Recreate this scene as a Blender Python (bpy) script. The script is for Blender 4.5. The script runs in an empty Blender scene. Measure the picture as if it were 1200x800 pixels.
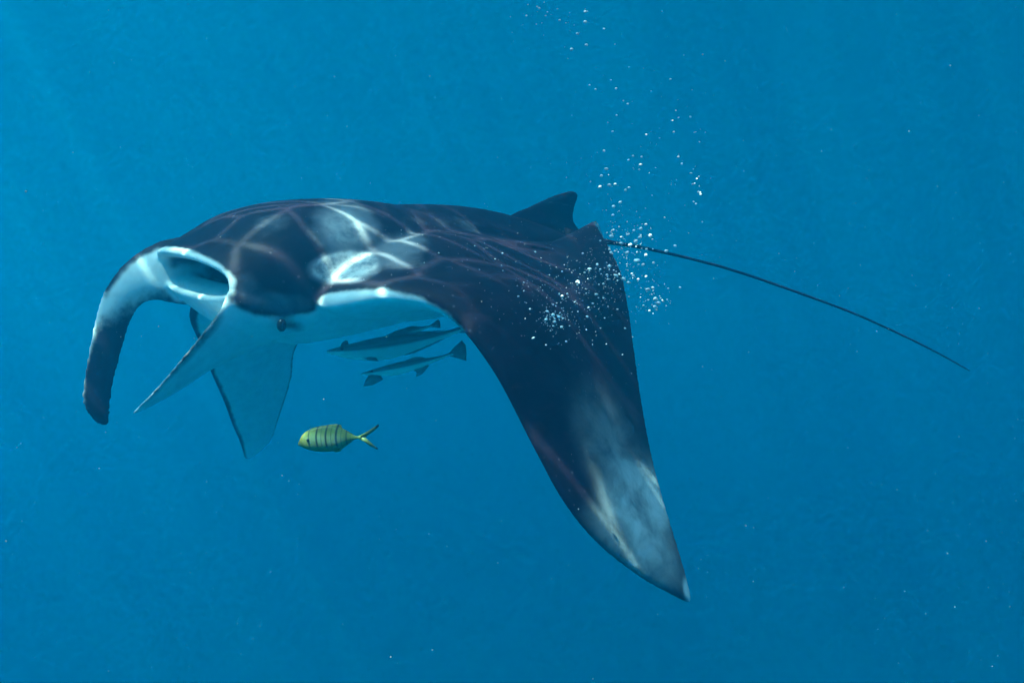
import bpy, math, random
import numpy as np
from mathutils import Vector, kdtree

random.seed(7)
rng = np.random.default_rng(7)
scene = bpy.context.scene
col = scene.collection

# ------------------------------------------------------------------ camera
LIGHT_NET_SHIFT = (12.33, 8.19, 0.0)   # pattern offset, picked so the painted light net falls on the shoulder
SURF = 3.2                      # metres of water above the lens
cam_d = bpy.data.cameras.new("camera")
cam_d.sensor_width = 36.0
cam_d.lens = 30.0               # 1000 px focal length on the 1200 px wide photograph
cam_d.clip_start = 0.05
cam_d.clip_end = 500.0
cam = bpy.data.objects.new("camera", cam_d)
cam.location = (0, 0, 0)
cam.rotation_euler = (math.radians(90), 0, 0)
col.objects.link(cam)
scene.camera = cam

# ------------------------------------------------------------------ sky and sun
SUN_EL = math.radians(63)
SUN_AZ = math.radians(236)      # compass bearing of the sun, camera looks to 0 (+Y)
world = bpy.data.worlds.new("World")
scene.world = world
world.use_nodes = True
wn = world.node_tree.nodes
wl = world.node_tree.links
bg = wn["Background"]
sky = wn.new("ShaderNodeTexSky")
sky.sky_type = 'NISHITA'
sky.sun_disc = False
sky.sun_elevation = SUN_EL
sky.sun_rotation = SUN_AZ
wl.new(sky.outputs[0], bg.inputs[0])
bg.inputs[1].default_value = 0.12

sun_d = bpy.data.lights.new("sun", 'SUN')
sun_d.energy = 5.0
sun_d.angle = math.radians(0.35)
sun_d.color = (1.0, 0.95, 0.88)
sun = bpy.data.objects.new("sun", sun_d)
to_sun = Vector((math.sin(SUN_AZ) * math.cos(SUN_EL), math.cos(SUN_AZ) * math.cos(SUN_EL), math.sin(SUN_EL)))
sun.rotation_euler = to_sun.to_track_quat('Z', 'Y').to_euler()
sun.location = to_sun * 20
col.objects.link(sun)

vs = scene.view_settings
vs.view_transform = 'Standard'
vs.look = 'None'
vs.gamma = 1.0
vs.use_curve_mapping = False
vs.exposure = 1.4
scene.render.engine = 'CYCLES'
cy = scene.cycles
cy.max_bounces = 5
cy.diffuse_bounces = 2
cy.glossy_bounces = 3
cy.transmission_bounces = 4
cy.volume_bounces = 3
cy.transparent_max_bounces = 12
cy.use_denoising = True
cy.use_adaptive_sampling = True
cy.adaptive_threshold = 0.02
cy.sample_clamp_indirect = 6.0

# ------------------------------------------------------------------ helpers
def mat(name):
    m = bpy.data.materials.new(name)
    m.use_nodes = True
    nt = m.node_tree
    nt.nodes.clear()
    out = nt.nodes.new("ShaderNodeOutputMaterial")
    return m, nt, out

class NT:
    """short hand for building node trees"""
    def __init__(self, nt):
        self.nt = nt
    def n(self, kind, **kw):
        nd = self.nt.nodes.new(kind)
        for k, v in kw.items():
            setattr(nd, k, v)
        return nd
    def l(self, a, b):
        self.nt.links.new(a, b)
    def val(self, sock, v):
        if isinstance(v, bpy.types.NodeSocket):
            self.l(v, sock)
        else:
            sock.default_value = v
    def math(self, op, a, b=0.0, c=0.0):
        nd = self.n("ShaderNodeMath", operation=op)
        self.val(nd.inputs[0], a); self.val(nd.inputs[1], b); self.val(nd.inputs[2], c)
        return nd.outputs[0]
    def mrange(self, v, a, b, c=0.0, d=1.0, smooth=True):
        nd = self.n("ShaderNodeMapRange", interpolation_type='SMOOTHSTEP' if smooth else 'LINEAR')
        self.val(nd.inputs[0], v)
        for i, x in zip((1, 2, 3, 4), (a, b, c, d)):
            nd.inputs[i].default_value = x
        return nd.outputs[0]
    def noise(self, vec, scale, detail=4.0, rough=0.55, dist=0.0):
        nd = self.n("ShaderNodeTexNoise")
        if vec is not None:
            self.l(vec, nd.inputs["Vector"])
        nd.inputs["Scale"].default_value = scale
        nd.inputs["Detail"].default_value = detail
        nd.inputs["Roughness"].default_value = rough
        nd.inputs["Distortion"].default_value = dist
        return nd
    def mix(self, f, a, b):
        nd = self.n("ShaderNodeMix", data_type='RGBA')
        self.val(nd.inputs[0], f); self.val(nd.inputs[6], a); self.val(nd.inputs[7], b)
        return nd.outputs[2]
    def attr(self, name):
        return self.n("ShaderNodeAttribute", attribute_name=name).outputs["Fac"]
    def coord(self):
        return self.n("ShaderNodeTexCoord").outputs["Object"]
    def bump(self, h, strength, dist):
        nd = self.n("ShaderNodeBump")
        nd.inputs["Strength"].default_value = strength
        nd.inputs["Distance"].default_value = dist
        self.l(h, nd.inputs["Height"])
        return nd.outputs[0]

def rgb(r, g, b):
    return (r, g, b, 1.0)

def mesh_obj(name, verts, faces, material=None, parent=None, smooth=True):
    me = bpy.data.meshes.new(name)
    me.from_pydata([tuple(map(float, v)) for v in verts], [], [tuple(map(int, f)) for f in faces])
    me.update()
    if smooth:
        me.polygons.foreach_set("use_smooth", [True] * len(me.polygons))
    if material:
        me.materials.append(material)
    o = bpy.data.objects.new(name, me)
    col.objects.link(o)
    if parent:
        o.parent = parent
    return o

def thing(name, label, cat, loc, rot=(0, 0, 0), group=None):
    o = bpy.data.objects.new(name, None)
    o.empty_display_size = 0.1
    o.location = loc
    o.rotation_euler = rot
    o["label"] = label
    o["category"] = cat
    if group:
        o["group"] = group
    col.objects.link(o)
    return o

def at(px, py, d):
    """photograph pixel + distance along the view axis -> world point"""
    return np.array([(px - 600.0) / 1000.0 * d, d, (400.0 - py) / 1000.0 * d])

# ------------------------------------------------------------------ water body and its surface
m, nt, out = mat("sea_water")
t = NT(nt)
pv = t.n("ShaderNodeVolumePrincipled")
pv.inputs["Color"].default_value = rgb(0.0, 0.52, 0.86)
pv.inputs["Density"].default_value = 0.115
pv.inputs["Anisotropy"].default_value = 0.72
pv.inputs["Absorption Color"].default_value = rgb(0, 0.05, 0)
va = t.n("ShaderNodeVolumeAbsorption")        # sea water swallows red first
va.inputs["Color"].default_value = rgb(0.0, 1.0, 1.0)
va.inputs["Density"].default_value = 0.07
ad = t.n("ShaderNodeAddShader")
t.l(pv.outputs[0], ad.inputs[0]); t.l(va.outputs[0], ad.inputs[1])
t.l(ad.outputs[0], out.inputs["Volume"])
X0, X1, Y0, Y1, Z0, Z1 = -45, 45, -30, 60, -18.1, SURF + 0.2
bv = [(x, y, z) for z in (Z0, Z1) for y in (Y0, Y1) for x in (X0, X1)]
bf = [(0, 2, 3, 1), (4, 5, 7, 6), (0, 1, 5, 4), (2, 6, 7, 3), (0, 4, 6, 2), (1, 3, 7, 5)]
water = mesh_obj("water", bv, bf, m, smooth=False)
water["kind"] = "structure"
water["label"] = "clear blue sea water all around the ray"

m, nt, out = mat("sea_surface_light_net")
t = NT(nt)
net_map = t.n("ShaderNodeMapping"); net_map.inputs["Location"].default_value = LIGHT_NET_SHIFT
t.l(t.coord(), net_map.inputs[0])
co = net_map.outputs[0]
geo = t.n("ShaderNodeNewGeometry")
dp = t.n("ShaderNodeVectorMath", operation='DOT_PRODUCT')
t.l(geo.outputs["Incoming"], dp.inputs[0])
t.l(geo.outputs["Normal"], dp.inputs[1])
c = t.math('ABSOLUTE', dp.outputs["Value"])
fac = t.mrange(c, 0.60, 0.70)                 # total reflection outside the 48 degree window
warp = t.noise(co, 1.3, 2.0)
wm = t.n("ShaderNodeVectorMath", operation='MULTIPLY_ADD')
t.l(warp.outputs["Color"], wm.inputs[0]); wm.inputs[1].default_value = (0.5, 0.5, 0.0); t.l(co, wm.inputs[2])
mp = t.n("ShaderNodeMapping")
mp.inputs["Scale"].default_value = (5.0, 6.8, 1.0)
mp.inputs["Rotation"].default_value = (0, 0, 0.5)
t.l(wm.outputs[0], mp.inputs[0])
vo = t.n("ShaderNodeTexVoronoi", feature='DISTANCE_TO_EDGE', voronoi_dimensions='2D')
t.l(mp.outputs[0], vo.inputs["Vector"])
vo.inputs["Scale"].default_value = 1.0
line = t.math('POWER', t.mrange(vo.outputs["Distance"], 0.0, 0.30, 1.0, 0.0, False), 7.0)
brk = t.noise(co, 2.3, 2.0)
line = t.math('MULTIPLY', line, t.mrange(brk.outputs["Fac"], .36, .58))
rg = t.noise(wm.outputs[0], 2.1, 1.0, 0.4, 0.9)
ridge = t.math('POWER', t.mrange(t.math('ABSOLUTE', t.math('SUBTRACT', rg.outputs["Fac"], .5)), 0.0, 0.055, 1.0, 0.0, False), 3.0)
brk2 = t.noise(co, 1.1, 2.0)
ridge = t.math('MULTIPLY', ridge, t.mrange(brk2.outputs["Fac"], .42, .60))
net = t.math('ADD', line, t.math('MULTIPLY', ridge, .5))
caus = t.math('MULTIPLY_ADD', net, 3.9, 0.28)  # caustic net painted into the transparency; the ripples themselves focus no light
cc = t.n("ShaderNodeCombineColor")
for i in range(3):
    t.l(caus, cc.inputs[i])
tr = t.n("ShaderNodeBsdfTransparent")
t.l(cc.outputs[0], tr.inputs[0])
gl = t.n("ShaderNodeBsdfGlossy")
gl.inputs["Roughness"].default_value = 0.08
gl.inputs["Color"].default_value = rgb(0.95, 0.95, 0.95)
rip = t.noise(co, 2.2, 3.0, 0.5, 0.3)
t.l(t.bump(rip.outputs["Fac"], 0.4, 0.08), gl.inputs["Normal"])
ms = t.n("ShaderNodeMixShader")
t.l(fac, ms.inputs[0]); t.l(gl.outputs[0], ms.inputs[1]); t.l(tr.outputs[0], ms.inputs[2])
t.l(ms.outputs[0], out.inputs["Surface"])
nx = 260
gx = np.linspace(-44, 44, nx); gy = np.linspace(-29, 59, nx)
XX, YY = np.meshgrid(gx, gy)
ZZ = SURF + 0.03 * np.sin(XX * 1.1 + 0.6 * YY) + 0.022 * np.sin(0.5 * XX - 1.7 * YY + 1) + 0.015 * np.sin(2.3 * XX + 1.4 * YY)
sv = np.stack([XX.ravel(), YY.ravel(), ZZ.ravel()], 1)
ii = np.arange(nx * (nx - 1)).reshape(nx - 1, nx)[:, :-1].ravel()
sf = np.stack([ii, ii + 1, ii + 1 + nx, ii + nx], 1)
surf = mesh_obj("water_surface", sv, sf, m)
surf["kind"] = "structure"
surf["label"] = "rippled underside of the sea surface overhead"

# pale bottom, unseen, added far below to bounce light up onto the belly
m, nt, out = mat("bounce_sand")
t = NT(nt)
co = t.coord()
n1 = t.noise(co, 0.4, 4.0)
n2 = t.noise(co, 6.0, 4.0)
bs = t.n("ShaderNodeBsdfPrincipled")
sc_ = t.mix(t.mrange(n1.outputs["Fac"], .35, .7), rgb(.62, .58, .48), rgb(.46, .44, .38))
t.l(t.mix(t.math('MULTIPLY', n2.outputs["Fac"], .3), sc_, rgb(.36, .34, .30)), bs.inputs["Base Color"])
bs.inputs["Roughness"].default_value = 0.9
t.l(bs.outputs[0], out.inputs["Surface"])
BOUNCE_BED_Z = -16.5
nx = 120
gx = np.linspace(-44, 44, nx); gy = np.linspace(-29, 59, nx)
XX, YY = np.meshgrid(gx, gy)
ZZ = BOUNCE_BED_Z + 0.25 * np.sin(.35 * XX + .2 * YY) + 0.18 * np.sin(.15 * XX - .5 * YY + 1) + 0.05 * np.sin(1.4 * XX + .9 * YY)
sv = np.stack([XX.ravel(), YY.ravel(), ZZ.ravel()], 1)
ii = np.arange(nx * (nx - 1)).reshape(nx - 1, nx)[:, :-1].ravel()
bed = mesh_obj("bounce_bed", sv, np.stack([ii, ii + 1, ii + 1 + nx, ii + nx], 1), m)
bed["kind"] = "structure"
bed["label"] = "added pale bottom far below, out of view, bouncing light upward"

# ------------------------------------------------------------------ manta ray
YAW = math.radians(40)
CX, CY, CZ = -0.30, 3.02, 0.25
SN, CS = math.sin(YAW), math.cos(YAW)

def pix(px, py, h):
    """point on the animal: pixel of the photograph + sideways offset h from its midline -> (b, h, z)"""
    k = (px - 600.0) / 1000.0
    # CX + SN*h + CS*b = k * (CY - CS*h + SN*b)
    b = (k * (CY - CS * h) - CX - SN * h) / (CS - k * SN)
    d = CY - CS * h + SN * b
    return (b, h, (400.0 - py) / 1000.0 * d)

def w2l(p):
    dx, dy, dz = p[0] - CX, p[1] - CY, p[2]
    h = dx * SN - dy * CS
    b = dx * CS + dy * SN
    return (b, h, dz)

def loc(p):        # (b back, h near side, z world) -> manta-local (x forward, y left, z up)
    p = np.asarray(p, float)
    return np.stack([-p[..., 0], p[..., 1], p[..., 2] - CZ], -1)

def proj(L):       # manta-local -> photograph pixel, only used to lay out skin markings
    b, h, z = -L[:, 0], L[:, 1], L[:, 2] + CZ
    X = CX + SN * h + CS * b
    Y = CY - CS * h + SN * b
    return 600 + 1000 * X / Y, 400 - 1000 * z / Y

def crom(P, tt):
    """Catmull-Rom through rows of P at parameters tt (0..n-1)"""
    P = np.asarray(P, float)
    n = len(P)
    i = np.clip(np.floor(tt).astype(int), 0, n - 2)
    f = (tt - i)[:, None]
    g = lambda k: P[np.clip(k, 0, n - 1)]
    p0 = np.where((i - 1 < 0)[:, None], 2 * g(i) - g(i + 1), g(i - 1))
    p1, p2 = g(i), g(i + 1)
    p3 = np.where((i + 2 > n - 1)[:, None], 2 * g(i + 1) - g(i), g(i + 2))
    return 0.5 * (2 * p1 + (p2 - p0) * f + (2 * p0 - 5 * p1 + 4 * p2 - p3) * f ** 2 + (3 * p1 - p0 - 3 * p2 + p3) * f ** 3)

# stations from far wing tip to near wing tip: leading edge, trailing edge, upper/lower half thickness
ST = [
    (pix(287, 537, -1.51), pix(296, 536, -1.515), .005, .004),
    (pix(281, 518, -1.46), pix(317, 516, -1.47), .010, .007),
    (pix(272, 497, -1.39), pix(328, 486, -1.38), .016, .012),
    (pix(262, 470, -1.28), pix(341, 445, -1.25), .022, .016),
    (pix(248, 438, -1.13), pix(351, 400, -1.10), .030, .022),
    (pix(234, 403, -.97), (.20, -.92, .13), .042, .030),
    (pix(222, 368, -.80), (.36, -.72, .27), .060, .045),
    ((-.56, -.60, .20), (.50, -.48, .38), .085, .070),
    ((-.55, -.40, .22), (.61, -.28, .455), .13, .13),
    ((-.56, -.20, .22), (.72, -.13, .425), .18, .19),
    ((-.53, .0, .20), (.80, .0, .39), .205, .165),
    ((-.56, .20, .16), (.76, .13, .375), .165, .155),
    (pix(378, 358, .36), pix(697, 255, .25), .105, .10),
    (pix(450, 348, .52), pix(725, 310, .40), .072, .060),
    (pix(520, 364, .65), pix(736, 360, .53), .060, .045),
    (pix(575, 427, .76), pix(743, 412, .63), .042, .030),
    (pix(625, 521, .85), pix(751, 468, .71), .032, .022),
    (pix(660, 585, .91), pix(763, 532, .79), .026, .018),
    (pix(700, 635, .955), pix(776, 582, .86), .020, .014),
    (pix(750, 675, .985), pix(792, 635, .93), .014, .010),
    (pix(785, 695, 1.0), pix(804, 675, .98), .008, .006),
    (pix(806, 706, 1.01), pix(810, 702, 1.01), .005, .004),
]
MID = 10
NV, NU = 190, 64
LE = loc([s[0] for s in ST]); TE = loc([s[1] for s in ST])
TH = np.array([[s[2], s[3]] for s in ST])
tt = np.linspace(0, len(ST) - 1, NV)
le, te, th = crom(LE, tt), crom(TE, tt), np.maximum(crom(TH, tt), .003)
u = 0.5 - 0.5 * np.cos(np.linspace(0, math.pi, NU))
M = le[:, None, :] * (1 - u)[None, :, None] + te[:, None, :] * u[None, :, None]
_dv = np.gradient(M, axis=0); _du = np.gradient(M, axis=1)
_N = np.cross(_dv, _du); _N /= np.linalg.norm(_N, axis=2, keepdims=True) + 1e-9
sag = (0.075 * np.exp(-((tt - 11.9) / 1.0) ** 2) + 0.03 * np.exp(-((tt - 8.0) / 1.0) ** 2))[:, None] * np.exp(-((u - .72) / .22) ** 2)[None]
M = M - _N * sag[:, :, None]
dv = np.gradient(M, axis=0); du = np.gradient(M, axis=1)
N = np.cross(dv, du)
N /= np.linalg.norm(N, axis=2, keepdims=True) + 1e-9
rel = np.abs(tt - MID) / 2.0
body_w = np.clip(1 - rel, 0, 1) ** 1.2
um = 0.35
front = np.sqrt(np.clip(1 - ((um - u) / um) ** 2, 0, 1))
fat = 1 - ((u - um) / (1 - um)) ** 2
thin = (1 - np.clip((u - um) / (1 - um), 0, 1)) ** 1.25
prof = np.where(u < um, front, 0)[None] + np.where(u >= um, 1, 0)[None] * (body_w[:, None] * fat[None] + (1 - body_w[:, None]) * thin[None])
minth = 0.0042 * np.sqrt(np.clip(np.minimum(u / .02, 1), 0, 1))[None]
top = M + N * (prof * th[:, :1] + minth)[:, :, None]
bot = M - N * (prof * th[:, 1:] + minth)[:, :, None]

shellV, shellF, shellA = [], [], []     # verts, faces, per-vertex (part, a, b)
def add_shell(V, F, A):
    o = len(shellV)
    shellV.extend(V); shellA.extend(A)
    shellF.extend([tuple(i + o for i in f) for f in F])

def add_rings(R, attrs, caps=True):
    """R: n rings of k points -> tube"""
    n, k = len(R), len(R[0])
    V = [p for r in R for p in r]
    A = [a for r in attrs for a in r]
    F = []
    for i in range(n - 1):
        for j in range(k):
            j2 = (j + 1) % k
            F.append((i * k + j, i * k + j2, (i + 1) * k + j2, (i + 1) * k + j))
    if caps:
        V.append(np.mean(R[0], axis=0)); A.append(attrs[0][0])
        V.append(np.mean(R[-1], axis=0)); A.append(attrs[-1][0])
        c0, c1 = n * k, n * k + 1
        for j in range(k):
            j2 = (j + 1) % k
            F.append((c0, j2, j)); F.append((c1, (n - 1) * k + j, (n - 1) * k + j2))
    add_shell(V, F, A)

# disc: rings run over the top from leading to trailing edge and back underneath
rings, at_ = [], []
for i in range(NV):
    r = list(top[i]) + list(bot[i][::-1][:-1])
    rings.append(r)
    a = [(0, 1.0, float(uu)) for uu in u] + [(0, 0.0, float(uu)) for uu in u[::-1][:-1]]
    at_.append(a)
add_rings(rings, at_)

# head: outer skin forward to the lips, then back inside to the throat
HR = [  # b, half width, top z, bottom z, inner (0 outer skin, 1 mouth lining)
    (.12, .20, .40, .20, 0), (-.10, .28, .462, .10, 0), (-.30, .32, .470, .05, 0), (-.45, .33, .456, .02, 0), (-.58, .335, .430, .005, 0),
    (-.70, .325, .386, .030, 0), (-.78, .312, .332, .062, 0), (-.835, .30, .292, .095, 0), (-.865, .29, .270, .116, 0), (-.878, .282, .260, .131, 0),
    (-.876, .272, .250, .140, 1), (-.862, .266, .244, .146, 1), (-.82, .260, .238, .166, 1), (-.770, .254, .256, .178, 1), (-.715, .240, .27, .12, 1),
    (-.67, .22, .29, .09, 1), (-.58, .18, .28, .11, 1), (-.52, .10, .25, .16, 1),
]
K = 160
def head_pt(b, w, tz, bz, ph):
    c, s = math.cos(ph), math.sin(ph)
    y = w * math.copysign(abs(c) ** 0.8, c)
    zc = bz + (tz - bz) * 0.42
    hz = (tz - zc) if s > 0 else (zc - bz)
    return (b + (0.045 * max(0, -s) * min(1, max(0, (-.7 - b) / .15))) + 0.05 * abs(c) ** 3 * (b < -.5) * min(1, (-.5 - b) / .3), y, zc + hz * math.copysign(abs(s) ** 0.75, s) - 0.14 * y)
hr = np.array(HR)
tth = np.linspace(0, len(HR) - 1, (len(HR) - 1) * 3 + 1)
hs = crom(hr, tth)
rings, at_ = [], []
for row in hs:
    rings.append([loc(head_pt(row[0], row[1], row[2], row[3], 2 * math.pi * j / K)) for j in range(K)])
    at_.append([(2 if row[4] > .45 else 1, math.sin(2 * math.pi * j / K), float(row[0])) for j in range(K)])
add_rings(rings, at_)

def paddle(pairs, thick, part, nseg=26, kk=20, rough_h=None):
    """lobe or fin swept through pairs of edge points (A, B) with half thickness"""
    A = loc([p[0] for p in pairs]); B = loc([p[1] for p in pairs])
    tq = np.linspace(0, len(pairs) - 1, nseg)
    a, b, th_ = crom(A, tq), crom(B, tq), crom(np.array(thick)[:, None], tq)[:, 0]
    mid = (a + b) / 2
    tan = np.gradient(mid, axis=0)
    R, AT = [], []
    for i in range(nseg):
        e = (b[i] - a[i]) / 2
        n = np.cross(e, tan[i]); n /= np.linalg.norm(n) + 1e-9
        ring, aa = [], []
        for j in range(kk):
            ph = 2 * math.pi * j / kk
            c, s = math.cos(ph), math.sin(ph)
            ring.append(mid[i] - e * c + n * th_[i] * s * (1 - 0.25 * c * c))
            aa.append((part, s, c if part != 5 else i / nseg))
        R.append(ring); AT.append(aa)
    add_rings(R, AT)

# cephalic lobes
paddle([((-.60, .24, .22), (-.52, .24, .05)), (pix(276, 334, .275), pix(340, 392, .27)), (pix(258, 362, .285), pix(308, 405, .215)),
        (pix(238, 389, .28), pix(276, 419, .18)), (pix(212, 421, .26), pix(242, 437, .155)), (pix(184, 454, .235), pix(208, 459, .15)),
        (pix(164, 475, .215), pix(178, 475, .165)), (pix(155, 484, .205), pix(158, 484, .19))],
       [.06, .040, .022, .014, .010, .008, .006, .004], 3)
paddle([((-.64, -.26, .345), (-.62, -.20, .10)), (pix(198, 279, -.285), pix(205, 356, -.235)), (pix(154, 301, -.305), pix(184, 352, -.265)),
        (pix(126, 333, -.315), pix(165, 358, -.285)), (pix(113, 366, -.315), pix(152, 381, -.295)), (pix(105, 404, -.305), pix(143, 412, -.295)),
        (pix(98, 440, -.29), pix(134, 446, -.285)), (pix(96, 468, -.275), pix(130, 474, -.275)), (pix(101, 483, -.265), pix(130, 485, -.265)), (pix(108, 492, -.262), pix(129, 493, -.262)), (pix(117, 498, -.26), pix(126, 498, -.26))],
       [.06, .040, .026, .018, .014, .012, .010, .009, .007, .006, .004], 4)
# dorsal fin
paddle([(pix(565, 275, .0), pix(700, 292, .0)), (pix(596, 253, .0), pix(680, 271, .0)), (pix(620, 242, .0), pix(672, 258, .0)),
        (pix(641, 232, .0), pix(673, 244, .0)), (pix(658, 226, .0), pix(677, 232, .0)), (pix(669, 223, .0), pix(677, 226, .0))],
       [.05, .032, .020, .013, .009, .005], 5)

me = bpy.data.meshes.new("shell")
me.from_pydata([tuple(map(float, v)) for v in shellV], [], shellF)
me.update()
tmp = bpy.data.objects.new("shell", me)
col.objects.link(tmp)
rm = tmp.modifiers.new("r", 'REMESH')
rm.mode = 'VOXEL'
rm.voxel_size = 0.0062
sm = tmp.modifiers.new("s", 'SMOOTH')
sm.factor = 0.5
sm.iterations = 5
dg = bpy.context.evaluated_depsgraph_get()
body_me = bpy.data.meshes.new_from_object(tmp.evaluated_get(dg), depsgraph=dg)
bpy.data.objects.remove(tmp)
bpy.data.meshes.remove(me)
nb = len(body_me.vertices)
bvx = np.empty(nb * 3); body_me.vertices.foreach_get("co", bvx); bvx = bvx.reshape(-1, 3)
bnm = np.empty(nb * 3); body_me.vertices.foreach_get("normal", bnm); bnm = bnm.reshape(-1, 3)
kd = kdtree.KDTree(len(shellV))
for i, v in enumerate(shellV):
    kd.insert(v, i)
kd.balance()
idx = np.array([kd.find(v)[1] for v in bvx])
AT = np.array(shellA)[idx]
part, qa, qb = AT[:, 0], AT[:, 1], AT[:, 2]
px, py = proj(bvx)

def sstep(x, a, b):
    q = np.clip((x - a) / (b - a), 0, 1)
    return q * q * (3 - 2 * q)

def blob(cx, cy, rx, ry, ang=0.0, soft=0.5):
    ca, sa = math.cos(math.radians(ang)), math.sin(math.radians(ang))
    X, Y = px - cx, py - cy
    r = np.sqrt(((X * ca + Y * sa) / rx) ** 2 + ((-X * sa + Y * ca) / ry) ** 2)
    return 1 - sstep(r, 1 - soft, 1 + soft)

L = bvx
near = L[:, 1] > -0.25
pale = np.zeros(nb)                     # 0 dark back skin, 1 white underside; far lobe also carries painted light and shade
disc = part == 0
upper_disc = disc & (bnm[:, 2] * 0 + qa > 0.5)
outer = np.clip((np.abs(L[:, 1]) - .45) / .15, 0, 1)
under = qa < 0.5
pale[disc] = np.where(under & (qb > outer * .021 / np.interp(np.abs(L[:, 1]), [.45, 1.0, 1.45], [1.1, .7, .22])), 1.0, 0.0)[disc]
# colour line between dark back and white underside along the near shoulder and cheek
line_y = np.interp(px, [262, 272, 285, 300, 330, 355, 370, 378, 400, 450, 490, 520, 545, 600], [352, 356, 364, 369, 371, 367, 364, 345, 341, 338, 347, 364, 387, 480])
side = near & (L[:, 1] > .12) & (px > 266) & (px < 560)
cheek = side & ((part == 1) | (part == 3) | (disc & (px < 545)))
pale[(part == 1)] = 1 - sstep(qa[part == 1], -0.45, -0.15)
pale[part == 3] = 1.0
pale[cheek] = sstep(py[cheek] - line_y[cheek], -3, 4)
hd = part == 1
lip = hd & (qb < -.855)
pale[lip] = np.maximum(pale[lip], sstep(-qb[lip], .860, .872))
inn = part == 2
pale[inn] = 1.0
fl = part == 4
pale[fl] = 1 - sstep(py[fl] + .5 * (px[fl] - 150), 318, 398)  # shade deepening down the lobe's inner face, put into the colour
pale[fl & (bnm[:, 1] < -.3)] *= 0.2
up = fl & (py < 352)
pale[up] *= 1 - sstep(qb[up], .70, .84)
lo = fl & (py >= 340)
pale[lo] = np.maximum(pale[lo], .85 * sstep(qb[lo], .80, .96))  # sunlit rim of the far lobe, painted as a pale edge
nl3 = (part == 3) & (px < 262)
pale[nl3] = 1 - .62 * sstep(qb[nl3], .55, .85)
pale[disc & (bnm[:, 2] > .3) & (qb > .45) & (np.abs(L[:, 1]) < .6)] = 0.0
trail = disc & (np.abs(L[:, 1]) > .6) & under
pale[trail] *= 1 - sstep(qb[trail], .955, .985)
pale[part == 5] = 0.0
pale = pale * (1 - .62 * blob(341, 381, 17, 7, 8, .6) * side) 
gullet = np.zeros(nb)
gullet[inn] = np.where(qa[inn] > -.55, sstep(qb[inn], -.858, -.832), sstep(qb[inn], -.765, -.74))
# pale shoulder marking and pale wing tip, real markings of the skin
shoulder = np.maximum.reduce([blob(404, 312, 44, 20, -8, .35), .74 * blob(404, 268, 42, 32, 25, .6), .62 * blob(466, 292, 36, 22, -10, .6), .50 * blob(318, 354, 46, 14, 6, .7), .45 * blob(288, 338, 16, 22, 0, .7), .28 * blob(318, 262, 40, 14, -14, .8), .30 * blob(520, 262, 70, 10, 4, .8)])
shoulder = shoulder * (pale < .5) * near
tip = np.maximum(blob(748, 590, 34, 62, -22, .6), .75 * blob(745, 640, 55, 34, 40, .6))
tip = np.maximum(tip, 1.4 * blob(807, 692, 5, 16, -12, .4))
tip = np.maximum(tip, .45 * blob(715, 525, 26, 60, -22, .8)) * upper_disc * near
def put(name, arr):
    a = body_me.attributes.new(name, 'FLOAT', 'POINT')
    a.data.foreach_set("value", arr.astype(np.float32))
# soften masks over the mesh
ed = np.empty(len(body_me.edges) * 2, dtype=np.int32); body_me.edges.foreach_get("vertices", ed); ed = ed.reshape(-1, 2)
deg = np.bincount(ed.ravel(), minlength=nb).astype(float)
def relax(a, n):
    for _ in range(n):
        s = np.bincount(ed[:, 0], a[ed[:, 1]], minlength=nb) + np.bincount(ed[:, 1], a[ed[:, 0]], minlength=nb)
        a = 0.4 * a + 0.6 * s / np.maximum(deg, 1)
    return a
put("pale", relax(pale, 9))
put("gullet", relax(gullet, 6))
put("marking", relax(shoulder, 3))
put("tipmark", relax(tip, 3))
body_me.polygons.foreach_set("use_smooth", [True] * len(body_me.polygons))

m, nt, out = mat("manta_skin")
t = NT(nt)
co = t.coord()
n1 = t.noise(co, 3.0, 5.0, 0.6)
n2 = t.noise(co, 26.0, 5.0, 0.65)
n3 = t.noise(co, 120.0, 3.0, 0.6)
mpd = t.n("ShaderNodeMapping"); mpd.inputs["Scale"].default_value = (7, 30, 14); t.l(co, mpd.inputs[0])
streak = t.noise(mpd.outputs[0], 1.0, 4.0, 0.6, 0.6)
dark = t.mix(t.mrange(n1.outputs["Fac"], .35, .7), rgb(.004, .003, .010), rgb(.020, .009, .018))
dark = t.mix(t.math('MULTIPLY', t.mrange(streak.outputs["Fac"], .55, .75), .5), dark, rgb(.036, .018, .026))
dark = t.mix(t.math('MULTIPLY', t.mrange(n3.outputs["Fac"], .62, .75), .35), dark, rgb(.05, .04, .06))
mps = t.n("ShaderNodeMapping"); mps.inputs["Scale"].default_value = (3.5, 70, 30); mps.inputs["Rotation"].default_value = (0, 0, .35); t.l(co, mps.inputs[0])
scr = t.noise(mps.outputs[0], 1.0, 3.0, 0.6, 1.2)
dark = t.mix(t.math('MULTIPLY', t.mrange(scr.outputs["Fac"], .68, .76), .55), dark, rgb(.09, .08, .10))
vd = t.n("ShaderNodeTexVoronoi"); t.l(co, vd.inputs["Vector"]); vd.inputs["Scale"].default_value = 38.0
dots = t.math('MULTIPLY', t.mrange(vd.outputs["Distance"], .10, .20, 1.0, 0.0), t.mrange(n1.outputs["Fac"], .48, .62))
dark = t.mix(t.math('MULTIPLY', dots, .6), dark, rgb(.13, .13, .16))
white = t.mix(t.mrange(n2.outputs["Fac"], .3, .75), rgb(.74, .84, .83), rgb(.60, .70, .70))
gcol = t.mix(t.mrange(t.attr("marking"), .55, .95), rgb(.13, .14, .17), rgb(.60, .61, .60))
grey = t.mix(t.mrange(n2.outputs["Fac"], .35, .70), gcol, rgb(.16, .165, .19))
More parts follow.
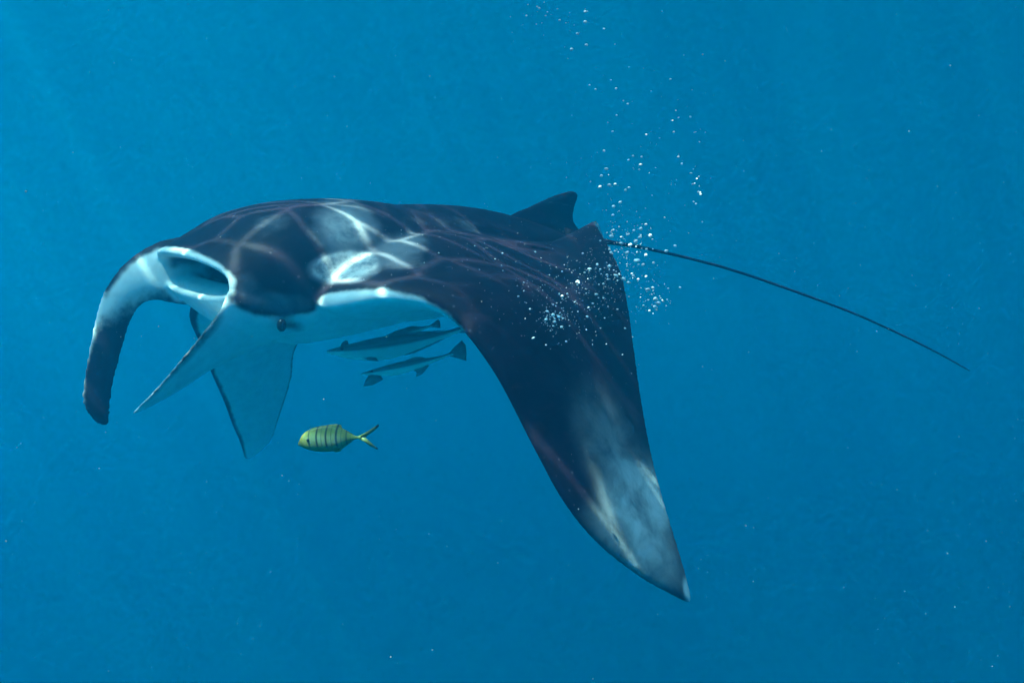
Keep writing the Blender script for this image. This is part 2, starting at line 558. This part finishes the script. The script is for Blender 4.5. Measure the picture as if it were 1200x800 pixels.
edge = t.math('ADD', t.attr("pale"), t.math('MULTIPLY', t.math('SUBTRACT', n2.outputs["Fac"], .5), .75))
base = t.mix(t.mrange(edge, .15, .85), dark, white)
n4 = t.noise(co, 9.0, 5.0, 0.6, 0.4)
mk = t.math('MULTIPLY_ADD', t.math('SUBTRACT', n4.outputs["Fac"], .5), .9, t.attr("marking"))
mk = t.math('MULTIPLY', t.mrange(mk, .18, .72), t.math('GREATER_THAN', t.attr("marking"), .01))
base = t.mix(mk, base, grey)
tk = t.math('MULTIPLY', t.attr("tipmark"), t.mrange(n4.outputs["Fac"], .25, .75, .25, 1.15))
base = t.mix(tk, base, rgb(.48, .53, .54))
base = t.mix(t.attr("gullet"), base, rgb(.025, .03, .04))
bs = t.n("ShaderNodeBsdfPrincipled")
t.l(base, bs.inputs["Base Color"])
bs.inputs["Roughness"].default_value = 0.55
bs.inputs["Specular IOR Level"].default_value = 0.08
hb = t.math('MULTIPLY_ADD', streak.outputs["Fac"], .4, n2.outputs["Fac"])
t.l(t.bump(hb, .2, .005), bs.inputs["Normal"])
t.l(bs.outputs[0], out.inputs["Surface"])
skin = m

# tail, joined to the body mesh as a tapering whip
tail_w = [at(662, 277, 3.40), at(690, 281, 3.48), at(722, 285, 3.52), at(770, 294, 3.58), at(850, 314, 3.66), at(930, 341, 3.74),
          at(1000, 367, 3.80), at(1060, 394, 3.86), at(1100, 414, 3.90), at(1136, 434, 3.93)]
tail_l = loc([w2l(p) for p in tail_w])
tr_ = np.array([.036, .018, .009, .0066, .0061, .0057, .0052, .0047, .0042, .0030])[:, None]
tq = np.linspace(0, len(tail_w) - 1, 70)
tc, trr = crom(tail_l, tq), crom(tr_, tq)[:, 0]
tv, tf = [], []
KT = 12
for i in range(len(tq)):
    tg = tc[min(i + 1, len(tq) - 1)] - tc[max(i - 1, 0)]
    tg /= np.linalg.norm(tg)
    a = np.cross(tg, [0, 0, 1]); a /= np.linalg.norm(a); b = np.cross(a, tg)
    for j in range(KT):
        ph = 2 * math.pi * j / KT
        tv.append(tc[i] + trr[i] * (a * math.cos(ph) + b * math.sin(ph)))
for i in range(len(tq) - 1):
    for j in range(KT):
        j2 = (j + 1) % KT
        tf.append((i * KT + j, i * KT + j2, (i + 1) * KT + j2, (i + 1) * KT + j))
tf.append(tuple(range(KT))[::-1]); tf.append(tuple(range((len(tq) - 1) * KT, len(tq) * KT)))
import bmesh
bm = bmesh.new()
bm.from_mesh(body_me)
nv = [bm.verts.new(tuple(map(float, v))) for v in tv]
for f in tf:
    fc = bm.faces.new([nv[i] for i in f]); fc.smooth = True
bm.to_mesh(body_me); bm.free()
body_me.materials.clear()
body_me.materials.append(skin)

manta = thing("manta_ray", "large dark backed manta ray with open mouth, curled head lobes and long thin tail", "manta ray",
              (CX, CY, CZ), (0, 0, math.radians(180) + YAW))
body = bpy.data.objects.new("body", body_me)
col.objects.link(body)
body.parent = manta

def sphere(name, r, material, parent, locn, sc=(1, 1, 1), seg=16, rings_=10, rot=(0, 0, 0)):
    V, F = [], []
    for i in range(rings_ + 1):
        th_ = math.pi * i / rings_
        for j in range(seg):
            ph = 2 * math.pi * j / seg
            V.append((r * math.sin(th_) * math.cos(ph), r * math.sin(th_) * math.sin(ph), r * math.cos(th_)))
    for i in range(rings_):
        for j in range(seg):
            j2 = (j + 1) % seg
            F.append((i * seg + j, (i + 1) * seg + j, (i + 1) * seg + j2, i * seg + j2))
    o = mesh_obj(name, V, F, material, parent)
    o.location = locn; o.scale = sc; o.rotation_euler = rot
    return o

m, nt, out = mat("eye_dark")
t = NT(nt)
bs = t.n("ShaderNodeBsdfPrincipled")
nz = t.noise(t.coord(), 60.0)
t.l(t.mix(nz.outputs["Fac"], rgb(.006, .007, .010), rgb(.03, .03, .035)), bs.inputs["Base Color"])
bs.inputs["Roughness"].default_value = 0.15
t.l(bs.outputs[0], out.inputs["Surface"])
eye_mat = m
sphere("eye", .019, eye_mat, manta, Vector(loc(pix(330, 381, .318))), (.7, .6, .95))
sphere("eye", .022, eye_mat, manta, Vector(loc((-.70, -.315, .15))), (1, .6, .8))

# ------------------------------------------------------------------ fish
def rot3(pitch, yaw):
    return (0.0, pitch, yaw)

def fish_mesh(prof_, wr, kk=20, nseg=46):
    """prof_: rows (x, top, bottom) in metres, nose first; wr: half width / half height"""
    P = np.array(prof_, float)
    # resample by arc so the nose stays round
    q = crom(np.column_stack([P, np.full(len(P), 0.0)])[:, :3], np.linspace(0, len(P) - 1, nseg))
    V, F = [], []
    for i, (x, tz, bz) in enumerate(q):
        zc, hz = (tz + bz) / 2, max((tz - bz) / 2, 0.0006)
        for j in range(kk):
            ph = 2 * math.pi * j / kk
            c_, s_ = math.cos(ph), math.sin(ph)
            V.append((x, hz * wr(x) * c_, zc + hz * math.copysign(abs(s_) ** 1.08, s_)))
    for i in range(nseg - 1):
        for j in range(kk):
            j2 = (j + 1) % kk
            F.append((i * kk + j, i * kk + j2, (i + 1) * kk + j2, (i + 1) * kk + j))
    F.append(tuple(range(kk))[::-1]); F.append(tuple(range((nseg - 1) * kk, nseg * kk)))
    return V, F

def add_fin(V, F, poly, y=0.0, lean=0.0, th_=0.0007, z0=0.0):
    """fin plate with thickness: polygon (x, z); lean pushes it sideways with distance from z0"""
    n = len(poly)
    cx = sum(p[0] for p in poly) / n; cz = sum(p[1] for p in poly) / n
    o = len(V)
    for sgn in (1, -1):
        for (x, z) in poly:
            V.append((x, y + lean * abs(z - z0) + sgn * th_ * 0.35, z))
        V.append((cx, y + lean * abs(cz - z0) + sgn * th_, cz))
    for i in range(n):
        i2 = (i + 1) % n
        F.append((o + i, o + i2, o + n))
        F.append((o + n + 1 + i2, o + n + 1 + i, o + 2 * n + 1))
        F.append((o + i2, o + i, o + n + 1 + i, o + n + 1 + i2))

# striped pilot fish, yellow
FD = 2.35
def tp(pxx, pyy):            # profile pixels of the small yellow fish -> its local metres
    return ((396.5 - pxx) / 1000.0 * FD, (513.0 - pyy) / 1000.0 * FD)
rows = [(349.3, 519.6, 521), (351, 515.5, 522.3), (355, 508.6, 524.2), (363, 502.8, 527.4), (375, 499, 529), (387, 498, 528.8), (397, 500, 527),
        (405, 504.3, 521.8), (412, 508.2, 516.8), (418, 510.8, 514.2), (423, 510.6, 514.6)]
V, F = fish_mesh([(tp(a, 0)[0], tp(0, b)[1], tp(0, c_)[1]) for a, b, c_ in rows], lambda x: 0.36)
def fpoly(*pts):
    return [tp(*q) for q in pts]
add_fin(V, F, fpoly((374, 500.5), (384, 497.6), (394, 496.4), (399.5, 497.6), (401, 501.4), (408, 505), (415, 509.3), (404, 505.5), (392, 500)))
add_fin(V, F, fpoly((386, 527), (394, 529.6), (399, 528.8), (401, 526), (408, 520.5), (415, 515.8), (404, 520.5), (394, 526)))
add_fin(V, F, fpoly((419, 511), (426, 508), (434, 503), (443.6, 496.6), (444.2, 499), (438, 505), (431, 509.8), (428, 512.6), (420, 513)))
add_fin(V, F, fpoly((419, 512.4), (428, 512.2), (432, 515.7), (438, 521.2), (443.2, 525), (442.4, 526.8), (434, 522.6), (426, 516.8), (420, 514.3)))
add_fin(V, F, fpoly((366, 516.5), (372, 515.5), (379, 518), (373, 520), (367, 519)), y=-.0135, lean=0.0, th_=.0008)
m, nt, out = mat("yellow_fish_skin")
t = NT(nt)
co = t.coord()
sx = t.n("ShaderNodeSeparateXYZ"); t.l(co, sx.inputs[0])
x_, z_ = sx.outputs[0], sx.outputs[2]
xb = t.math('MULTIPLY_ADD', t.math('MULTIPLY', t.math('SUBTRACT', z_, .005), t.math('SUBTRACT', z_, .005)), 5.0, x_)
bars = None
for cxp, wpx, amp_ in ((362.3, .9, .7), (371.5, 1.3, 1), (382.5, 1.3, 1), (394.5, 1.5, 1), (406, 1.2, .8), (388.5, .7, .55), (377, .7, .5), (400, .7, .5), (411, .6, .4)):
    g_ = t.math('MULTIPLY', t.mrange(t.math('ABSOLUTE', t.math('SUBTRACT', xb, tp(cxp, 0)[0])), 0.0, wpx * FD / 1000 * 1.5, 1.0, 0.0), amp_)
    bars = g_ if bars is None else t.math('MAXIMUM', bars, g_)
bars = t.math('MULTIPLY', bars, t.mrange(z_, -.030, -.018))
n1 = t.noise(co, 90.0, 4.0)
yel = t.mix(t.mrange(n1.outputs["Fac"], .3, .7), rgb(.15, .21, .03), rgb(.11, .17, .04))
silver = t.mix(t.mrange(t.math('ABSOLUTE', t.math('ADD', z_, .004)), .002, .024, 1.0, 0.0), yel, rgb(.17, .25, .12))
yb = t.mix(t.mrange(x_, -.03, .07), yel, silver)
head_y = t.mix(t.mrange(x_, .070, .105), silver, rgb(.24, .24, .04))
cb = t.mix(t.mrange(x_, -.02, 0.0), yel, head_y)
cb = t.mix(t.mrange(x_, -.055, -.075), cb, rgb(.10, .14, .03))
cb = t.mix(bars, cb, rgb(.012, .016, .016))
tipx = t.mrange(x_, -.1015, -.1045)
cb = t.mix(tipx, cb, rgb(.01, .01, .012))
bs = t.n("ShaderNodeBsdfPrincipled")
t.l(cb, bs.inputs["Base Color"])
bs.inputs["Roughness"].default_value = 0.45
bs.inputs["Specular IOR Level"].default_value = 0.25
t.l(t.bump(n1.outputs["Fac"], .2, .001), bs.inputs["Normal"])
t.l(bs.outputs[0], out.inputs["Surface"])
f_at = at(396.5, 513, FD)
tre = thing("pilot_fish", "small yellow fish with thin black bars and black tipped forked tail", "fish", f_at, (0, 0, math.radians(180)))
fb = mesh_obj("body", V, F, m, tre)
ex, ez = tp(361.8, 515)
sphere("eye", .0042, eye_mat, tre, (ex, .0105, ez), (1, .6, 1))
sphere("eye", .0042, eye_mat, tre, (ex, -.0105, ez), (1, .6, 1))

# remoras
m, nt, out = mat("remora_skin")
t = NT(nt)
co = t.coord()
sx = t.n("ShaderNodeSeparateXYZ"); t.l(co, sx.inputs[0])
geo = t.n("ShaderNodeNewGeometry")
n1 = t.noise(co, 30.0, 4.0)
zz = t.math('MULTIPLY_ADD', t.math('SUBTRACT', n1.outputs["Fac"], .5), .010, t.attr("band"))
back = t.mix(n1.outputs["Fac"], rgb(.19, .22, .22), rgb(.30, .33, .32))
cb = t.mix(t.mrange(zz, -.10, .22), rgb(.85, .90, .84), back)
stripe = t.mrange(t.math('ABSOLUTE', t.math('SUBTRACT', zz, .42)), .04, .14, 1.0, 0.0)
cb = t.mix(t.math('MULTIPLY', stripe, .45), cb, rgb(.40, .44, .42))
cb = t.mix(t.attr("fin"), cb, rgb(.27, .30, .30))
bs = t.n("ShaderNodeBsdfPrincipled")
t.l(cb, bs.inputs["Base Color"])
bs.inputs["Roughness"].default_value = 0.5
bs.inputs["Specular IOR Level"].default_value = 0.2
t.l(bs.outputs[0], out.inputs["Surface"])
rem_mat = m

def remora(label, nose, tail, d, hmax, fins, yaw=0.0, bend=0.0):
    """nose / tail: pixels of snout and tail root end; fins: polygons in (fraction of length, height / length)"""
    n3, t3 = at(*nose, d), at(*tail, d)
    Lg = float(np.linalg.norm(n3 - t3))
    pitch = math.atan2(t3[2] - n3[2], t3[0] - n3[0])
    mid = (n3 + t3) / 2
    hm = hmax / 1000.0 * d / Lg
    P = [(0.0, .05, -.05), (.02, .16, -.20), (.08, .36, -.42), (.18, .62, -.68), (.30, .86, -.92), (.42, .98, -1.0), (.55, .88, -.84), (.68, .62, -.58), (.80, .40, -.36), (.90, .27, -.25), (1.0, .25, -.23)]
    V, F = fish_mesh([((.5 - s) * Lg, a * hm * Lg, b * hm * Lg) for s, a, b in P], lambda x: 0.85 if x > .2 * Lg else 0.7)
    nb_ = len(V)
    zt = [v[2] / (hm * Lg) for v in V]
    for poly, y, lean, z0 in fins:
        add_fin(V, F, [((.5 - s) * Lg, z * Lg) for s, z in poly], y * Lg, lean, .0022, z0 * Lg)
    V = [(v[0], v[1], v[2] - bend * Lg * 4 * min(1, max(0, .5 - v[0] / Lg)) * max(0, .5 + v[0] / Lg)) for v in V]
    root = thing("remora", label, "remora fish", mid, (0, pitch, math.radians(180) + yaw), "remoras swimming under the ray")
    o = mesh_obj("body", V, F, rem_mat, root)
    # how high round the body each point sits, for back / flank / belly colour
    xs = np.array([(.5 - v[0] / Lg) for v in V]); Pn = np.array(P)
    loc_h = np.interp(xs, Pn[:, 0], Pn[:, 1])
    band = np.array(zt + [0.0] * (len(V) - nb_)) / np.maximum(loc_h, .1)
    a_ = o.data.attributes.new("band", 'FLOAT', 'POINT'); a_.data.foreach_set("value", band.astype(np.float32))
    fa = np.zeros(len(V)); fa[nb_:] = 1
    a_ = o.data.attributes.new("fin", 'FLOAT', 'POINT'); a_.data.foreach_set("value", fa.astype(np.float32))
    for sg in (1, -1):
        sphere("eye", .012 * Lg, eye_mat, root, ((.5 - .12) * Lg, sg * .40 * hm * Lg, .02 * hm * Lg), (1, .5, 1), 10, 6)
    return root

tailfin = lambda sp: [(.96, .018), (1.03, sp * .55), (1.12, sp), (1.15, sp * .5), (1.14, -sp * .1), (1.12, -sp * .95), (1.03, -sp * .5), (.96, -.018)]
remora("largest pale flanked remora swimming under the belly with a fin raised behind its head", (383, 412), (542, 385), 2.95, 14.0,
       [(tailfin(.075), 0, 0, 0), ([(.09, .02), (.115, .062), (.15, .085), (.162, .075), (.165, .03)], -.02, .3, .02),
        ([(.45, .060), (.50, .082), (.58, .085), (.75, .058), (.88, .030), (.7, .038)], 0, 0, 0),
        ([(.50, -.055), (.56, -.078), (.62, -.076), (.75, -.05), (.88, -.026), (.7, -.03)], 0, 0, 0),
        ([(.22, -.03), (.29, -.075), (.37, -.092), (.35, -.06), (.28, -.03)], .03, .3, -.03)], bend=.045)
remora("slimmer remora below the pale one, dark pectoral fin hanging under its head", (423.5, 438), (531, 414), 2.85, 7.4,
       [(tailfin(.115), 0, 0, 0), ([(.08, -.02), (.03, -.075), (.0, -.135), (.10, -.130), (.22, -.088), (.20, -.045), (.14, -.018)], .02, .25, -.02),
        ([(.46, .032), (.50, .070), (.58, .082), (.66, .066), (.72, .03), (.6, .025)], 0, 0, 0),
        ([(.52, -.03), (.58, -.085), (.56, -.125), (.63, -.115), (.72, -.05), (.70, -.02)], 0, 0, 0)], bend=.03)
remora("small remora tucked above the back of the largest remora", (444, 399), (507, 381.5), 3.08, 6.2,
       [(tailfin(.085), 0, 0, 0), ([(.45, .06), (.55, .10), (.66, .09), (.8, .04)], 0, 0, 0)])

# ------------------------------------------------------------------ air bubbles
m, nt, out = mat("air_bubble")
t = NT(nt)
bs = t.n("ShaderNodeBsdfPrincipled")
nz = t.noise(t.coord(), 3.0)
t.l(t.mix(nz.outputs["Fac"], rgb(.95, .96, .97), rgb(.82, .86, .9)), bs.inputs["Base Color"])
bs.inputs["Roughness"].default_value = 0.18
bs.inputs["Specular IOR Level"].default_value = 0.8
t.l(bs.outputs[0], out.inputs["Surface"])
bub_mat = m

def bubble_mesh(seed):
    r = random.Random(seed)
    bm = bmesh.new()
    bmesh.ops.create_icosphere(bm, subdivisions=2, radius=1.0)
    ax, ay, az = r.uniform(.85, 1.25), r.uniform(.85, 1.1), r.uniform(.6, .85)
    k1, k2 = r.uniform(0, 6), r.uniform(0, 6)
    for v in bm.verts:
        w = 1 + .10 * math.sin(2.3 * v.co.x + k1) + .08 * math.sin(2.9 * v.co.y + k2)
        v.co = Vector((v.co.x * ax * w, v.co.y * ay * w, (v.co.z * az - .12 * v.co.x ** 2) * w))
    me_ = bpy.data.meshes.new("air_bubble")
    bm.to_mesh(me_); bm.free()
    me_.polygons.foreach_set("use_smooth", [True] * len(me_.polygons))
    me_.materials.append(bub_mat)
    return me_
bub_me = [bubble_mesh(k) for k in range(6)]

sel = upper_disc & near
wpx, wpy = px[sel], py[sel]
Lw = bvx[sel]
wd = CY - CS * Lw[:, 1] - SN * Lw[:, 0]

fixed = [(686, 14, 1), (686, 26, 1.2), (677, 40, 1), (687, 53, 1.2), (670, 58, 1.3), (708, 34, .7), (656, 24, .7), (632, 10, .7), (786, 93, .8), (736, 122, .9), (722, 104, .8),
         (698, 105, .7), (691, 100, .6), (708, 177, 1), (711, 198, 1.3), (705, 206, 1.1), (703, 219, 1.3), (714, 217, 1.2), (721, 216, .9), (733, 223, 1.1), (737, 220, .8), (742, 183, .9),
         (752, 184, .8), (751, 193, 1.1), (795, 184, .8), (799, 192, .8), (810, 203, .8), (821, 228, 1), (819, 207, .6), (727, 237, 1.1), (749, 199, .6), (692, 213, .5), (809, 137, .7), (795, 138, .6),
         (719, 242, 1.3), (718, 252, .9), (757, 263, 1), (751, 268, 1.4), (718, 270, 1.1), (743, 270, 1), (735, 275, 1), (717, 277, 1.4), (750, 278, 1.2), (762, 276, 1.4), (728, 285, 1.4), (738, 287, 1.6),
         (745, 283, 1.7), (735, 296, 1.3), (716, 296, 1.2), (757, 299, 1.4), (746, 305, 1.8), (754, 310, 1.3), (766, 308, 1), (781, 294, 1.3), (791, 288, 1), (714, 312, 1.3), (722, 323, 1.6), (731, 327, 1.8),
         (736, 331, 1.2), (748, 327, .9), (742, 323, .9), (757, 324, .8), (759, 339, 1.3), (765, 337, 1.2), (768, 350, 1.6), (772, 355, 1.4), (767, 359, 1.1), (761, 364, .9), (769, 363, .9), (777, 353, .8),
         (754, 358, .8), (797, 337, .8), (783, 338, .6), (700, 310, 1.1), (691, 315, 1.3), (711, 322, 1.1), (659, 347, 1.2), (699, 345, 1.2), (677, 330, 1.3), (648, 369, 1.5), (642, 365, 1.2), (640, 374, 1.3),
         (650, 377, 1.4), (655, 371, 1.2), (658, 383, 1), (688, 371, .9), (625, 396, 1), (640, 404, .7), (621, 362, .7)]
clusters = [(733, 282, 17, 17, 32), (727, 312, 14, 16, 22), (766, 352, 9, 10, 16), (700, 325, 18, 18, 34), (675, 345, 26, 17, 26), (648, 373, 12, 8, 22), (615, 330, 30, 25, 10), (545, 285, 45, 20, 8),
            (817, 235, 4, 38, 12), (740, 150, 45, 40, 12), (640, 15, 50, 10, 8), (712, 395, 22, 25, 12)]
spots = [(a, b, .0046 * c_) for a, b, c_ in fixed]
for cx, cy_, sx_, sy_, n in clusters:
    for _ in range(n):
        spots.append((random.gauss(cx, sx_), random.gauss(cy_, sy_), .0046 * random.choice((.35, .42, .5, .6, .75))))
labels = {"wing": ("tiny white air bubble hanging in front of the ray's dark wing", "bubbles over the wing"),
          "plume": ("white air bubble in the dense plume beside the wing's trailing edge", "bubbles trailing the wing"),
          "high": ("small air bubble rising through open water above the dorsal fin", "bubbles rising to the surface")}
for k, (bx, by, r) in enumerate(spots):
    j = int(np.argmin((wpx - bx) ** 2 + (wpy - by) ** 2))
    hit = (wpx[j] - bx) ** 2 + (wpy[j] - by) ** 2 < 40
    if hit:
        d = wd[j] - random.uniform(.02, .30); key = "wing"
    else:
        d = random.uniform(2.45, 2.95); key = "plume" if by > 238 else "high"
    o = bpy.data.objects.new("air_bubble", bub_me[k % 6])
    o.location = at(bx, by, d)
    rr = r * d / 2.6
    o.scale = (rr, rr, rr)
    o.rotation_euler = (random.uniform(-.4, .4), random.uniform(-.4, .4), random.uniform(0, 6.28))
    o["label"], o["group"] = labels[key]
    o["category"] = "bubble"
    col.objects.link(o)

# ------------------------------------------------------------------ drifting specks in the water, beyond counting
m, nt, out = mat("plankton_speck")
t = NT(nt)
bs = t.n("ShaderNodeBsdfPrincipled")
nz = t.noise(t.coord(), 5.0)
t.l(t.mix(nz.outputs["Fac"], rgb(.75, .74, .68), rgb(.35, .38, .36)), bs.inputs["Base Color"])
bs.inputs["Roughness"].default_value = 0.7
t.l(bs.outputs[0], out.inputs["Surface"])
NP = 9000
V, F = [], []
octf = [(0, 2, 4), (2, 1, 4), (1, 3, 4), (3, 0, 4), (2, 0, 5), (1, 2, 5), (3, 1, 5), (0, 3, 5)]
for k in range(NP):
    d = (random.uniform(.9 ** 3, 5.5 ** 3)) ** (1 / 3)
    c0 = np.array([random.uniform(-.75, .75) * d, d, random.uniform(-.55, .5) * d])
    if c0[2] > SURF - .1:
        continue
    r = .0006 + .0009 * random.random() ** 4
    o = len(V)
    for ax, sg in ((0, 1), (0, -1), (1, 1), (1, -1), (2, 1), (2, -1)):
        v = c0.copy(); v[ax] += sg * r * random.uniform(.6, 1.3); V.append(v)
    F.extend([tuple(o + i for i in f) for f in octf])
specks = mesh_obj("plankton", V, F, m, smooth=False)
specks["kind"] = "stuff"
specks["label"] = "fine pale specks drifting in the blue water"
specks["category"] = "plankton"

# ------------------------------------------------------------------ fine bubble spray, too small and dense to count
V, F = [], []
for cx, cy_, sx_, sy_, n in ((733, 285, 20, 22, 150), (705, 325, 22, 24, 200), (665, 350, 35, 25, 160), (650, 374, 12, 9, 70), (765, 352, 11, 13, 60), (580, 300, 60, 30, 90), (745, 190, 40, 45, 70), (650, 20, 60, 18, 40)):
    for _ in range(n):
        bx, by = random.gauss(cx, sx_), random.gauss(cy_, sy_)
        j = int(np.argmin((wpx - bx) ** 2 + (wpy - by) ** 2))
        hit = (wpx[j] - bx) ** 2 + (wpy[j] - by) ** 2 < 40
        d = wd[j] - random.uniform(.02, .25) if hit else random.uniform(2.45, 2.95)
        c0 = at(bx, by, d)
        r = random.choice((.0008, .0010, .0013, .0017))
        o = len(V)
        for ax, sg in ((0, 1), (0, -1), (1, 1), (1, -1), (2, 1), (2, -1)):
            v = c0.copy(); v[ax] += sg * r * random.uniform(.7, 1.3) * (.75 if ax == 2 else 1); V.append(v)
        F.extend([tuple(o + i for i in f) for f in octf])
spray = mesh_obj("bubble_spray", V, F, bub_mat)
spray["kind"] = "stuff"
spray["label"] = "mist of the finest air bubbles around the wing's trailing edge"
spray["category"] = "bubbles"
